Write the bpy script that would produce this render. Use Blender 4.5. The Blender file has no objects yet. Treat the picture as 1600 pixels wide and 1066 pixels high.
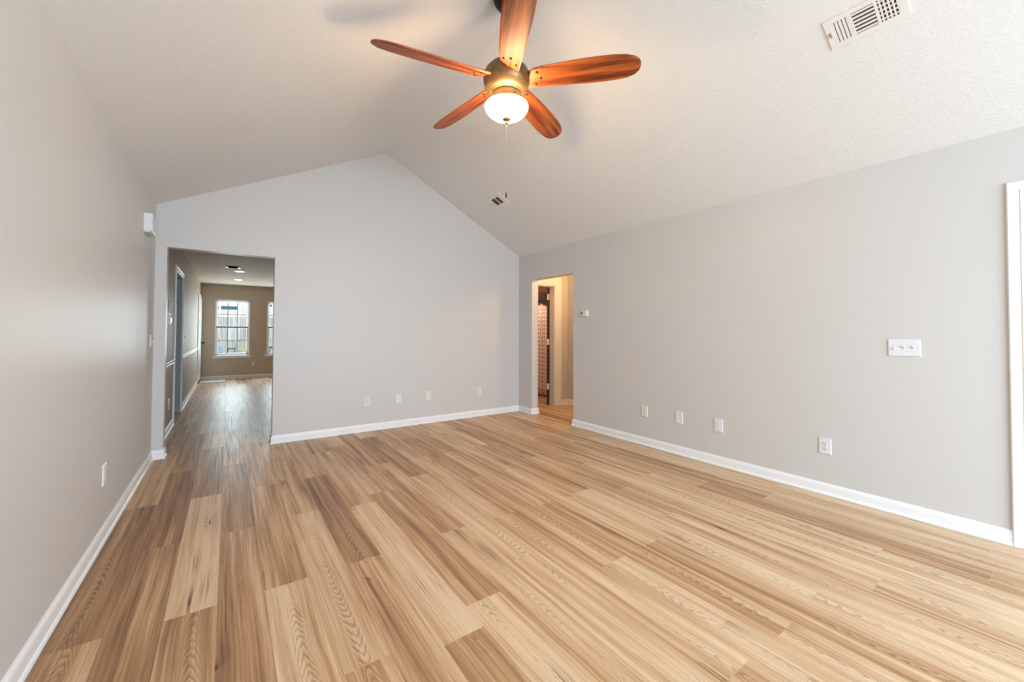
import bpy, bmesh, math, random
from mathutils import Vector, Matrix
R = random.Random(7)
scene = bpy.context.scene
C = scene.collection

# ------------------------------------------------------------------ camera
cam_d = bpy.data.cameras.new('camera'); cam = bpy.data.objects.new('camera', cam_d); C.objects.link(cam)
cam_d.sensor_width = 36.0; cam_d.lens = 625.353/1600*36.0
cam_d.shift_y = -(533-508.09)/1600; cam_d.clip_start = 0.02
fw = Vector((0.57775699, 0.81597029, 0.01973185)); rt = Vector((0.81607037, -0.57793543, 0.00444825)); up = Vector((-0.01503337, -0.01353257, 0.99979541))
cam.matrix_world = Matrix(((rt.x, up.x, -fw.x, 0.58439), (rt.y, up.y, -fw.y, -5.10217), (rt.z, up.z, -fw.z, 1.223), (0, 0, 0, 1)))
scene.camera = cam
# ------------------------------------------------------------------ view, sky, daylight
scene.view_settings.view_transform = 'Standard'; scene.view_settings.look = 'None'
scene.view_settings.gamma = 1; scene.view_settings.use_curve_mapping = False
scene.view_settings.exposure = 0.0
world = bpy.data.worlds.new('overcast_sky'); scene.world = world; world.use_nodes = True
bg = world.node_tree.nodes['Background']; bg.inputs[0].default_value = (0.86, 0.94, 1.0, 1); bg.inputs[1].default_value = 2.1

def area(name, loc, rot, sx, sy, power, col):
    d = bpy.data.lights.new(name, 'AREA'); d.shape = 'RECTANGLE'; d.size = sx; d.size_y = sy; d.energy = power; d.color = col
    o = bpy.data.objects.new(name, d); C.objects.link(o); o.location = loc; o.rotation_euler = rot; return o
H90 = math.pi/2
# daylight falling in through the windows behind the camera (back wall)
area('back_window_daylight', (2.25, -8.12, 1.45), (H90-math.radians(31), 0, 0), 3.5, 1.7, 272, (0.66, 0.84, 1.0))
# daylight falling in through the two dining room windows
area('dining_window_daylight', (0.66, 7.74, 1.33), (-H90, 0, 0), 0.7, 1.4, 34, (0.80, 0.93, 1.0))
area('dining_window_daylight', (1.80, 7.74, 1.33), (-H90, 0, 0), 0.7, 1.4, 34, (0.80, 0.93, 1.0))

def point(name, loc, power, col, r=0.05):
    d = bpy.data.lights.new(name, 'POINT'); d.energy = power; d.color = col; d.shadow_soft_size = r
    o = bpy.data.objects.new(name, d); C.objects.link(o); o.location = loc; return o
point('hall_lamp', (5.05, -0.95, 2.25), 24, (1.0, 0.58, 0.25), 0.08)
point('bath_lamp', (5.0, 1.0, 2.2), 22, (1.0, 0.74, 0.52), 0.08)

# ------------------------------------------------------------------ materials
def lin(c): return tuple(((v/255)/12.92 if v/255 <= .04045 else ((v/255+.055)/1.055)**2.4) for v in c)
class NT:
    def __init__(s, name):
        s.m = bpy.data.materials.new(name); s.m.use_nodes = True; s.t = s.m.node_tree
        s.b = s.t.nodes['Principled BSDF']
    def n(s, typ, **kw):
        nd = s.t.nodes.new(typ)
        for k, v in kw.items(): setattr(nd, k, v)
        return nd
    def l(s, a, b): s.t.links.new(a, b)
    def setin(s, sock, v):
        if hasattr(v, 'is_output') : s.l(v, sock)
        else: sock.default_value = v
    def math(s, op, a, b=0.0, c=None):
        nd = s.n('ShaderNodeMath', operation=op); s.setin(nd.inputs[0], a); s.setin(nd.inputs[1], b)
        if c is not None: s.setin(nd.inputs[2], c)
        return nd.outputs[0]
    def mapr(s, v, a, b, c=0.0, d=1.0, smooth=True):
        nd = s.n('ShaderNodeMapRange'); nd.interpolation_type = 'SMOOTHSTEP' if smooth else 'LINEAR'
        s.setin(nd.inputs[0], v)
        for i, x in enumerate((a, b, c, d)): s.setin(nd.inputs[i+1], x)
        return nd.outputs[0]
    def mix(s, f, a, b, blend='MIX'):
        nd = s.n('ShaderNodeMix', data_type='RGBA', blend_type=blend)
        s.setin(nd.inputs[0], f)
        for i, x in ((6, a), (7, b)):
            if hasattr(x, 'is_output'): s.l(x, nd.inputs[i])
            else: nd.inputs[i].default_value = (*x, 1) if len(x) == 3 else x
        return nd.outputs[2]
    def noise(s, vec, scale=5.0, detail=2.0, rough=.5, dist=0.0):
        nd = s.n('ShaderNodeTexNoise'); s.setin(nd.inputs['Vector'], vec)
        nd.inputs['Scale'].default_value = scale; nd.inputs['Detail'].default_value = detail
        nd.inputs['Roughness'].default_value = rough; nd.inputs['Distortion'].default_value = dist
        return nd.outputs[0]
    def xyz(s, x, y, z=0.0):
        nd = s.n('ShaderNodeCombineXYZ')
        for i, v in enumerate((x, y, z)): s.setin(nd.inputs[i], v)
        return nd.outputs[0]
    def obj(s): return s.n('ShaderNodeTexCoord').outputs['Object']
    def bump(s, h, strength=.2, dist=.01):
        nd = s.n('ShaderNodeBump'); nd.inputs['Strength'].default_value = strength; nd.inputs['Distance'].default_value = dist
        s.l(h, nd.inputs['Height']); s.l(nd.outputs[0], s.b.inputs['Normal']); return nd
    def base(s, c, rough=.5, metal=0.0, spec=.5):
        if hasattr(c, 'is_output'): s.l(c, s.b.inputs['Base Color'])
        else: s.b.inputs['Base Color'].default_value = (*c, 1)
        s.setin(s.b.inputs['Roughness'], rough); s.b.inputs['Metallic'].default_value = metal; s.b.inputs['Specular IOR Level'].default_value = spec
        return s

def simple(name, rgb, rough=.5, metal=0.0, var=.03, scale=8.0, spec=.5):
    t = NT(name); c = lin(rgb); n = t.noise(t.obj(), scale, 3)
    f = t.mapr(n, .3, .7)
    t.base(t.mix(f, tuple(v*(1-var) for v in c), tuple(min(1, v*(1+var)) for v in c)), rough, metal, spec)
    return t.m

def wall_paint(name, rgb, rough=.42):
    t = NT(name); c = lin(rgb); o = t.obj(); n = t.noise(o, 1.3, 3)
    t.base(t.mix(n, tuple(v*.985 for v in c), tuple(v*1.015 for v in c)), rough)
    t.bump(t.noise(o, 260, 3), .06, .002); return t.m
def ceiling_paint(name, rgb):
    t = NT(name); c = lin(rgb); o = t.obj()
    warp = t.noise(o, 46, 5, .6, 1.0)
    r = t.mapr(warp, .42, .62)
    t.base(t.mix(r, tuple(v*.985 for v in c), tuple(v*1.01 for v in c)), .75, 0, .25)
    t.bump(t.math('ADD', r, t.math('MULTIPLY', t.noise(o, 120, 3), .35)), .22, .004); return t.m

M_wall = wall_paint('greige_wall_paint', (209, 206, 204))
M_ceil = ceiling_paint('textured_white_ceiling', (234, 233, 232))
M_dceil = ceiling_paint('dimmed_dining_ceiling', (206, 192, 175))  # ceiling colour darkened and browned to stand for the room's dim light
M_trim = simple('white_trim_enamel', (240, 241, 243), .32, 0, .01)
M_dining = wall_paint('dimmed_dining_paint', (198, 182, 163), .6)  # wall tan, darkened so the dimmer room light is in the colour
M_bath = wall_paint('tan_bath_paint', (176, 132, 92))
M_plate = simple('warm_white_plastic', (226, 224, 221), .35, 0, .01)
M_cream = simple('cream_plastic', (228, 224, 210), .4, 0, .01)
M_cool = simple('cool_white_plastic', (226, 228, 233), .35, 0, .01)
M_slot = simple('dark_slot', (60, 54, 48), .7)
M_black = simple('black_paint', (18, 16, 16), .45)
M_register = simple('white_register_enamel', (235, 232, 228), .4, 0, .01)
M_duct = simple('duct_dark', (74, 58, 46), .8)
M_bronze = simple('antique_bronze', (122, 96, 66), .38, .75, .25, 14)
M_darkbronze = simple('dark_bronze', (44, 34, 28), .45, .6, .2)
M_brass = simple('brass_hinge', (225, 205, 160), .35, .5, .05)
M_chrome = simple('brushed_nickel', (190, 190, 188), .3, .9, .03)
M_knob = simple('black_metal_knob', (30, 27, 26), .35, .6)
M_matte = simple('matte_black_grille', (16, 14, 13), 1.0, 0, .03, 8, 0.0)
M_doorgrey = simple('white_door_enamel', (216, 217, 216), .4, 0, .01)
M_bathdoor = simple('espresso_door_paint', (26, 22, 24), .45)

def wood_blade():
    t = NT('cherry_fan_blade_wood')
    sx = t.n('ShaderNodeSeparateXYZ'); t.l(t.obj(), sx.inputs[0]); x, y = sx.outputs[0], sx.outputs[1]
    oi = t.n('ShaderNodeObjectInfo').outputs['Random']; z = t.math('MULTIPLY', oi, 30)
    w = t.noise(t.xyz(t.math('MULTIPLY', x, 1.5), t.math('MULTIPLY', y, 19), z), 1.5, 4, .55, .3)
    f = t.noise(t.xyz(t.math('MULTIPLY', x, 6), t.math('MULTIPLY', y, 160), z), 1.5, 3)
    c = t.mix(t.mapr(w, .33, .68), lin((98, 36, 12)), lin((190, 98, 38)))
    c = t.mix(t.mapr(f, .45, .75, 0, .35), c, lin((92, 38, 15)))
    t.base(c, .42); return t.m
M_blade = wood_blade()

def bowl_glass():
    t = NT('lit_alabaster_glass'); n = t.noise(t.obj(), 9, 4, .6, 1.0)
    c = t.mix(t.mapr(n, .35, .7), (1.0, .64, .31), (1.0, .73, .42))
    t.base(lin((240, 225, 200)), .25); t.l(c, t.b.inputs['Emission Color']); t.b.inputs['Emission Strength'].default_value = 76.0
    return t.m
M_bowl = bowl_glass()
def emis(name, col, s):
    t = NT(name); t.base(col, .5); t.b.inputs['Emission Color'].default_value = (*col, 1); t.b.inputs['Emission Strength'].default_value = s; return t.m
M_led = emis('lit_downlight_lens', (1.0, .74, .45), 30.0)

def pane_glass():
    t = NT('clear_window_glass'); tr = t.n('ShaderNodeBsdfTransparent'); gl = t.n('ShaderNodeBsdfGlossy')
    tr.inputs[0].default_value = (.97, .985, .98, 1); gl.inputs['Roughness'].default_value = .02
    mx = t.n('ShaderNodeMixShader'); mx.inputs[0].default_value = .006
    t.l(tr.outputs[0], mx.inputs[1]); t.l(gl.outputs[0], mx.inputs[2])
    t.l(mx.outputs[0], t.t.nodes['Material Output'].inputs[0]); return t.m
M_glass = pane_glass()

def floor_mat():
    t = NT('oak_plank_floor')
    uv = t.n('ShaderNodeUVMap', uv_map='plank_metres'); s1 = t.n('ShaderNodeSeparateXYZ'); t.l(uv.outputs[0], s1.inputs[0]); u, v = s1.outputs[0], s1.outputs[1]
    uv2 = t.n('ShaderNodeUVMap', uv_map='plank_unit'); s2 = t.n('ShaderNodeSeparateXYZ'); t.l(uv2.outputs[0], s2.inputs[0]); uu, vv = s2.outputs[0], s2.outputs[1]
    at = t.n('ShaderNodeAttribute', attribute_name='plank_data'); s3 = t.n('ShaderNodeSeparateColor'); t.l(at.outputs['Color'], s3.inputs[0])
    tone, ra, rb = s3.outputs[0], s3.outputs[1], s3.outputs[2]
    z = t.math('MULTIPLY', ra, 57.0); z2 = t.math('MULTIPLY', rb, 91.0)
    mul = lambda a, b: t.math('MULTIPLY', a, b)
    # meander of the grain along the plank
    wob = t.math('MULTIPLY', t.math('SUBTRACT', t.noise(t.xyz(0.0, mul(v, 1.5), z), 1.0, 2), .5), .030)
    ux = t.math('ADD', u, wob)
    broad = t.noise(t.xyz(mul(ux, 19), mul(v, .62), z), 1.0, 4, .55, .12)
    streak = t.noise(t.xyz(mul(ux, 105), mul(v, 1.5), z2), 1.0, 5, .65)
    fine = t.noise(t.xyz(mul(ux, 380), mul(v, 6), z), 1.0, 3, .6)
    # cathedral figure: nested arches around a wandering heart line
    cx = t.math('ADD', ux, t.math('MULTIPLY', t.math('SUBTRACT', rb, .5), .05))
    sg = t.math('SUBTRACT', t.math('MULTIPLY', t.math('GREATER_THAN', ra, .5), 2.0), 1.0)
    arch = t.math('ADD', mul(v, 46.0), t.math('MULTIPLY', sg, t.math('MULTIPLY', t.math('POWER', t.math('ABSOLUTE', cx), 1.75), 2300.0)))
    arch = t.math('ADD', arch, mul(t.noise(t.xyz(mul(ux, 22), mul(v, 3.0), z2), 1.0, 3), 9.0))
    ring = t.mapr(t.math('SINE', mul(arch, 2.6)), .1, .95); pale = t.mapr(t.math('SINE', t.math('ADD', mul(arch, 2.6), 2.2)), .3, 1.0)
    cen = t.mapr(t.math('ABSOLUTE', cx), .012, .046, 1.0, 0.0)
    along = t.mapr(t.noise(t.xyz(0.3, mul(v, 1.7), z2), 1.0, 1), .42, .60)
    area_ = mul(cen, along); fig = mul(ring, area_); pfig = mul(pale, area_)
    # small dark knots
    vo = t.n('ShaderNodeTexVoronoi'); vo.inputs['Scale'].default_value = 1.0
    t.l(t.xyz(mul(ux, 9.0), mul(v, 2.0), z), vo.inputs['Vector'])
    knot = t.mapr(vo.outputs['Distance'], .02, .09, 1.0, 0.0)
    kmask = t.math('GREATER_THAN', t.noise(t.xyz(mul(ux, 3), mul(v, 1.1), z2), 1.0, 0), .53)
    halo = mul(mul(t.mapr(vo.outputs['Distance'], .03, .46, 1.0, 0.0), kmask), t.mapr(streak, .40, .62)); knot = mul(knot, kmask)
    light, mid, dark = lin((221, 192, 157)), lin((187, 145, 104)), lin((112, 75, 48))
    d = t.math('ADD', t.math('MULTIPLY', t.math('SUBTRACT', broad, .5), 1.55), tone)
    d = t.math('ADD', d, t.math('MULTIPLY', t.math('SUBTRACT', streak, .5), .95))
    c = t.mix(t.mapr(d, .1, .55, 0, 1, False), light, mid)
    c = t.mix(t.mapr(d, .5, 1.05, 0, 1, False), c, dark)
    c = t.mix(mul(halo, .8), c, lin((104, 68, 44))); c = t.mix(mul(fig, .45), c, lin((126, 86, 54))); c = t.mix(mul(pfig, .30), c, lin((226, 192, 150)))
    c = t.mix(t.mapr(fine, .50, .75, 0, .30), c, lin((138, 96, 62)))
    c = t.mix(t.mapr(streak, .63, .76, 0, .55), c, lin((108, 74, 50)))
    c = t.mix(mul(knot, .8), c, lin((70, 44, 28)))
    # plank joints: hairline bevels, their glint painted in as a pale line
    eu = mul(t.math('SUBTRACT', .5, t.math('ABSOLUTE', t.math('SUBTRACT', uu, .5))), .182)
    ev = mul(t.math('SUBTRACT', .5, t.math('ABSOLUTE', t.math('SUBTRACT', vv, .5))), 1.508)
    e = t.math('MINIMUM', eu, ev); seam = t.mapr(e, .0003, .0016, 1.0, 0.0)
    c = t.mix(mul(seam, .35), c, lin((222, 190, 150)))
    rough = t.mapr(streak, .3, .8, .36, .50)
    t.base(c, rough, 0, .5)
    h = t.math('SUBTRACT', t.math('MULTIPLY', fine, .25), t.math('ADD', seam, t.math('MULTIPLY', fig, .15)))
    t.bump(h, .25, .0012)
    return t.m
M_floor = floor_mat()

# ------------------------------------------------------------------ mesh helpers
def finish(name, bm, mat, parent=None, bevel=0.0, smooth=False, seg=2):
    bmesh.ops.recalc_face_normals(bm, faces=bm.faces)
    me = bpy.data.meshes.new(name); bm.to_mesh(me); bm.free()
    me.materials.append(mat)
    if smooth:
        for p in me.polygons: p.use_smooth = True
    o = bpy.data.objects.new(name, me); C.objects.link(o)
    if parent is not None: o.parent = parent
    if bevel:
        md = o.modifiers.new('bevel', 'BEVEL'); md.width = bevel; md.segments = seg; md.limit_method = 'ANGLE'; md.angle_limit = .6
    return o
def box(bm, x0, x1, y0, y1, z0, z1):
    v = [bm.verts.new(p) for p in ((x0, y0, z0), (x1, y0, z0), (x1, y1, z0), (x0, y1, z0), (x0, y0, z1), (x1, y0, z1), (x1, y1, z1), (x0, y1, z1))]
    for f in ((0, 3, 2, 1), (4, 5, 6, 7), (0, 1, 5, 4), (1, 2, 6, 5), (2, 3, 7, 6), (3, 0, 4, 7)): bm.faces.new([v[i] for i in f])
    return v
def boxes(*bs):
    bm = bmesh.new()
    for b in bs: box(bm, *b)
    return bm
def prism(bm, pts, axis, a, b):
    """polygon pts in the two other axes, extruded along axis from a to b"""
    def P(p, t): return {'x': (t, p[0], p[1]), 'y': (p[0], t, p[1]), 'z': (p[0], p[1], t)}[axis]
    A = [bm.verts.new(P(p, a)) for p in pts]; B = [bm.verts.new(P(p, b)) for p in pts]
    bm.faces.new(A); bm.faces.new(B[::-1]); n = len(pts)
    for i in range(n): bm.faces.new((A[i], A[(i+1) % n], B[(i+1) % n], B[i]))
def lathe(bm, prof, cx=0, cy=0, seg=48, cap0=True, cap1=True):
    rings = []
    for r, z in prof:
        rings.append([bm.verts.new((cx+r*math.cos(2*math.pi*i/seg), cy+r*math.sin(2*math.pi*i/seg), z)) for i in range(seg)])
    for a, b in zip(rings, rings[1:]):
        for i in range(seg): bm.faces.new((a[i], a[(i+1) % seg], b[(i+1) % seg], b[i]))
    if cap0: bm.faces.new(rings[0][::-1])
    if cap1: bm.faces.new(rings[-1])
def tube(bm, pts, r, seg=8):
    rings = []
    for k, p in enumerate(pts):
        p = Vector(p); d = (Vector(pts[min(k+1, len(pts)-1)])-Vector(pts[max(k-1, 0)])).normalized()
        a = d.orthogonal().normalized(); b = d.cross(a)
        if rings:                                            # keep the frame from twisting
            a = (pa - d*pa.dot(d)).normalized(); b = d.cross(a)
        pa = a
        rings.append([bm.verts.new(p+(a*math.cos(2*math.pi*i/seg)+b*math.sin(2*math.pi*i/seg))*r) for i in range(seg)])
    for A, B in zip(rings, rings[1:]):
        for i in range(seg): bm.faces.new((A[i], A[(i+1) % seg], B[(i+1) % seg], B[i]))
    bm.faces.new(rings[0][::-1]); bm.faces.new(rings[-1])
def empty(name, loc, rot=(0, 0, 0)):
    o = bpy.data.objects.new(name, None); o.empty_display_size = .05; C.objects.link(o); o.location = loc; o.rotation_euler = rot; return o
def tag(o, label, cat, group=None):
    o['label'] = label; o['category'] = cat
    if group: o['group'] = group
    return o
def thing(name, label, cat, loc=(0, 0, 0), rot=(0, 0, 0), group=None):
    return tag(empty(name, loc, rot), label, cat, group)
def struct(o, label=None, cat=None):
    o['kind'] = 'structure'
    if label: o['label'] = label
    if cat: o['category'] = cat
    return o
def copy_tree(o, parent=None):
    c = o.copy(); C.objects.link(c)
    if parent is not None: c.parent = parent
    for ch in list(o.children): copy_tree(ch, c)
    return c

# ------------------------------------------------------------------ dimensions (metres)
W = 4.331; YB = -8.2; T = .12; HS = 2.44; XR, HR = 2.2075, 3.5315; DY = 7.635; DW = 3.7; HX = 5.379; BX = 6.3; BY = 2.1
SL = (HR-2.4437)/XR                  # left slope of the vault
SR = (HR-2.4358)/(W-XR)

# floor: planks 182 x 1508 mm running in depth
def build_floor():
    bm = bmesh.new(); m1 = bm.loops.layers.uv.new('plank_metres'); m2 = bm.loops.layers.uv.new('plank_unit'); cl = bm.loops.layers.float_color.new('plank_data')
    P, L = .182, 1.508
    ends = {0: -1.331, 1: -.576, 2: -1.352, 3: -.596, 4: -1.362, 5: -2.066, 6: -1.362, 7: -.64, 8: -2.0, 9: -1.343, 10: -1.825, 11: -1.357, 12: -.632, 13: -1.37,
            14: -.629, 15: -1.356, 16: -1.982, 17: -1.503, 18: -.9, 19: -1.427, 20: -.31, 21: -.72, 22: -1.783}
    # tone of single planks (0 pale .. 1 dark), keyed by (row, joint number counted towards the camera)
    tones = {(0, -1): .42, (0, 0): .62, (0, 1): .5, (1, -1): .62, (1, 0): .72, (1, 1): .70, (2, -1): .70, (2, 0): .26, (2, 1): .44, (3, -1): .5, (3, 0): .66, (3, 1): .5, (3, 2): .45,
             (4, -1): .42, (4, 0): .48, (4, 1): .22, (5, -1): .34, (5, 0): .28, (5, 1): .36, (6, -1): .42, (6, 0): .72, (6, 1): .52, (7, 0): .45, (7, 1): .2, (7, 2): .5, (8, 0): .58, (8, -1): .4, (8, 1): .2,
             (9, -1): .66, (9, 0): .46, (9, 1): .4, (10, -1): .68, (10, 0): .26, (10, 1): .3, (11, 0): .42, (11, 1): .38, (11, -1): .5, (12, -1): .36, (12, 0): .62, (12, 1): .4, (12, 2): .22, (13, 0): .42, (13, 1): .48, (13, -1): .5,
             (14, 0): .4, (14, 1): .3, (14, 2): .52, (15, 0): .5, (15, 1): .26, (16, 0): .36, (16, 1): .3, (17, -1): .5, (17, 0): .5, (17, 1): .34, (18, 0): .35, (19, 0): .42, (19, 1): .3}
    for row in range(-3, 36):
        xa = .015+row*P; xb = xa+P
        e0 = ends.get(row, -R.random()*L-.2)
        for k in range(-7, 7):
            ya = e0-(k+1)*L; yb = e0-k*L
            y0, y1 = max(ya, YB-.12), min(yb, DY+.12)
            x0, x1 = max(xa, -.14), min(xb, 6.42)
            if y1-y0 < .001 or x1-x0 < .001: continue
            tone = tones.get((row, k), .12+.55*R.random())+(.10 if row < 6 else 0); ra, rb = R.random(), R.random()  # leftmost rows toned darker, the weaker light there put into their colour
            vs = [bm.verts.new((x, y, 0)) for x, y in ((x0, y0), (x1, y0), (x1, y1), (x0, y1))]
            f = bm.faces.new(vs); cxm = (xa+xb)/2; off = 40*ra
            for lp in f.loops:
                x, y, _ = lp.vert.co
                lp[m1].uv = (x-cxm, y+off); lp[m2].uv = ((x-xa)/P, (y-ya)/L); lp[cl] = (tone, ra, rb, 1)
    me = bpy.data.meshes.new('floor'); bm.to_mesh(me); bm.free(); me.materials.append(M_floor)
    o = bpy.data.objects.new('floor', me); C.objects.link(o)
    return struct(o, 'oak toned wood plank floor running through all rooms', 'floor')
build_floor()

# ------------------------------------------------------------------ walls and ceilings
def wall(name, bm, mat=None): return struct(finish(name, bm, mat or M_wall))
O1, O2, OZ = .086, .9896, 2.0456           # opening to the dining room
zl = lambda x: 2.4437+SL*x+.03 if x < XR else 2.4358+SR*(W-x)+.03
bm = bmesh.new()
for pts in ([(-T, 0), (O1, 0), (O1, OZ), (-T, OZ)], [(O2, 0), (W+T, 0), (W+T, OZ), (O2, OZ)],
            [(-T, OZ), (W+T, OZ), (W+T, zl(W+T)), (XR, HR+.03), (-T, zl(-T))]): prism(bm, pts, 'y', 0, T)
wall('wall_far', bm)
# left wall of the living room
wall('wall_left', boxes((-T, 0, YB, 0, 0, 2.46)))
# right wall with the hall opening and the door near the camera
Y1, Y2, HZ = -1.2251, -.3321, 2.0298; D1, D2, DZ = -5.80, -4.935, 2.055
wall('wall_right', boxes((W, W+T, YB, D1, 0, 2.45), (W, W+T, D1, D2, DZ, 2.45), (W, W+T, D2, Y1, 0, 2.45), (W, W+T, Y1, Y2, HZ, 2.45), (W, W+T, Y2, 0, 0, 2.45)))
# back wall with a wide window behind the camera
bm = bmesh.new()
for pts in ([(-T, 0), (.42, 0), (.42, 2.44), (-T, 2.44)], [(4.08, 0), (W+T, 0), (W+T, 2.44), (4.08, 2.44)], [(.42, 0), (4.08, 0), (4.08, .45), (.42, .45)],
            [(-T, 2.44), (W+T, 2.44), (W+T, zl(W+T)), (XR, HR+.03), (-T, zl(-T))]): prism(bm, pts, 'y', YB-T, YB)
wall('wall_back', bm)
# vaulted ceiling
bm = bmesh.new(); th = .1
prism(bm, [(-T, 2.4437-SL*T), (XR, HR), (XR, HR+th), (-T, 2.4437-SL*T+th)], 'y', YB-T, T)
prism(bm, [(XR, HR), (W+T, 2.4358-SR*T), (W+T, 2.4358-SR*T+th), (XR, HR+th)], 'y', YB-T, T)
struct(finish('ceiling', bm, M_ceil), 'white textured vaulted ceiling of the living room', 'ceiling')
# dining room
LD1, LD2, LDZ = 1.83, 2.80, 2.04; ED1, ED2, EDZ = 6.66, 7.50, 2.06
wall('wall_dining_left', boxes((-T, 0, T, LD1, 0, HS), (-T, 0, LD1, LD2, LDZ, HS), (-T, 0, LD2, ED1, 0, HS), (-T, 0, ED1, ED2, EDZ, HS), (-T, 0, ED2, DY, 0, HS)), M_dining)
WZ0, WZ1 = .60, 2.055; WA = (.295, 1.04); WB = (1.43, 2.175)
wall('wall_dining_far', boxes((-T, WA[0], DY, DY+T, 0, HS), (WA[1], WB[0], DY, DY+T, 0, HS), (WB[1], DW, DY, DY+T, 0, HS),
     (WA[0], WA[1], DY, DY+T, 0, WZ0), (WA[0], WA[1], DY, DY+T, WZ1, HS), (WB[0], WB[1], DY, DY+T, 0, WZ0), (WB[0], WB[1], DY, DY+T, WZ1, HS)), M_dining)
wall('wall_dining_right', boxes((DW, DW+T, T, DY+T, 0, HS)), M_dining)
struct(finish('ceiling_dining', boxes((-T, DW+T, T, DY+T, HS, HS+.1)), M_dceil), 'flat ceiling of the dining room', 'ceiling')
# hall and bathroom
BD1, BD2, BDZ = 4.53, 5.085, 2.02
wall('wall_hall_far', boxes((W+T, BD1, 0, T, 0, HS), (BD1, BD2, 0, T, BDZ, HS), (BD2, BX, 0, T, 0, HS)))
wall('wall_hall_right', boxes((HX, HX+T, -2.3, 0, 0, HS)))
wall('wall_hall_back', boxes((W+T, HX, -2.42, -2.3, 0, HS)))
struct(finish('ceiling_hall', boxes((W+T, HX+T, -2.42, T, HS, HS+.1)), M_ceil), 'flat ceiling of the side hall', 'ceiling')
wall('wall_bath_left', boxes((W, W+T, T, BY, 0, HS)), M_bath)
wall('wall_bath_right', boxes((BX, BX+T, 0, BY, 0, HS)), M_bath)
wall('wall_bath_far', boxes((W, BX+T, BY, BY+T, 0, HS)), M_bath)
struct(finish('ceiling_bath', boxes((W, BX+T, T, BY+T, HS, HS+.1)), M_ceil), 'flat ceiling of the bathroom', 'ceiling')

# ------------------------------------------------------------------ baseboards (board with ogee top and quarter-round shoe)
BP = [(0, 0), (.021, 0), (.0205, .008), (.017, .015), (.012, .0185), (.012, .062), (.0105, .070), (.0085, .076), (.0045, .081), (.004, .086), (0, .087)]
def base_run(bm, a, b, nrm, ea=0, eb=0):
    """straight run from a to b (xy); nrm points into the room; ea/eb lengthen (+) or mitre (-) the outer edge at each end per metre of depth"""
    a = Vector((*a, 0)); b = Vector((*b, 0)); d = (b-a).normalized(); n = Vector((*nrm, 0))
    A = [bm.verts.new(a+n*p[0]-d*(p[0]*ea)+Vector((0, 0, p[1]))) for p in BP]
    B = [bm.verts.new(b+n*p[0]+d*(p[0]*eb)+Vector((0, 0, p[1]))) for p in BP]
    bm.faces.new(A); bm.faces.new(B[::-1])
    for i in range(len(BP)):
        j = (i+1) % len(BP); bm.faces.new((A[i], A[j], B[j], B[i]))
def baseboard(name, *runs):
    bm = bmesh.new()
    for r in runs: base_run(bm, *r)
    return struct(finish(name, bm, M_trim))
baseboard('baseboard_left', ((0, YB), (0, 0), (1, 0), 0, -1), ((0, 0), (O1, 0), (0, -1), -1, 1), ((O1, 0), (O1, T), (1, 0), 1, 1))
baseboard('baseboard_far', ((O2, 0), (W, 0), (0, -1), 1, -1), ((O2, 0), (O2, T), (-1, 0), 1, 1))
baseboard('baseboard_right', ((W, 0), (W, Y2), (-1, 0), -1, 1), ((W, Y2), (W+T, Y2), (0, -1), 1, 1), ((W, Y1), (W, D2+.066), (-1, 0), 1, 0), ((W, Y1), (W+T, Y1), (0, 1), 1, 1))
baseboard('baseboard_dining', ((0, T), (0, LD1-.066), (1, 0), 0, 0), ((0, LD2+.066), (0, ED1-.066), (1, 0), 0, 0), ((0, DY), (DW, DY), (0, -1), -1, -1))
baseboard('baseboard_hall', ((BD2+.15, 0), (HX, 0), (0, -1), 0, -1), ((HX, 0), (HX, -2.3), (-1, 0), -1, -1))

# ------------------------------------------------------------------ door casings and doors
CP = [(0, 0), (.066, 0), (.066, .012), (.060, .018), (.048, .018), (.044, .014), (.018, .012), (.012, .016), (.004, .014), (0, .006)]   # across width (from inner edge), depth
def casing(parent, plane, at, n, lo, hi, top, sides=(1, 1), w=1.0):
    """plane 'x': trim on a wall x=at, running in y from lo to hi; n=+-1 is the side it faces"""
    bm = bmesh.new()
    def P(s, z, d):
        return (at+n*d, s, z) if plane == 'x' else (s, at+n*d, z)
    for k, (edge, sg) in enumerate(((lo, -1), (hi, 1))):
        if not sides[k]: continue
        A = [bm.verts.new(P(edge+sg*p[0]*w, 0, p[1])) for p in CP]; B = [bm.verts.new(P(edge+sg*p[0]*w, top+p[0]*w, p[1])) for p in CP]
        bm.faces.new(A); bm.faces.new(B[::-1])
        for i in range(len(CP)): j = (i+1) % len(CP); bm.faces.new((A[i], A[j], B[j], B[i]))
    A = [bm.verts.new(P(lo-(p[0]*w if sides[0] else 0), top+p[0]*w, p[1])) for p in CP]; B = [bm.verts.new(P(hi+(p[0]*w if sides[1] else 0), top+p[0]*w, p[1])) for p in CP]
    bm.faces.new(A); bm.faces.new(B[::-1])
    for i in range(len(CP)): j = (i+1) % len(CP); bm.faces.new((A[i], A[j], B[j], B[i]))
    return finish('door_casing', bm, M_trim, parent)
def panel_door(bm, w, h, t):
    """six panel slab: x 0..w, y 0..t, z 0..h, panels raised on both faces"""
    box(bm, 0, w, 0, t, 0, h)
    st = .11; cw = (w-3*st)/2
    for z0, z1 in ((.22, .82), (.94, 1.52), (1.62, h-.12)):
        for x0 in (st, st*2+cw):
            for s in (0, 1):
                y0, y1 = (-.006, .001) if s == 0 else (t-.001, t+.006)
                box(bm, x0+.02, x0+cw-.02, y0, y1, z0+.02, z1-.02)
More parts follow.
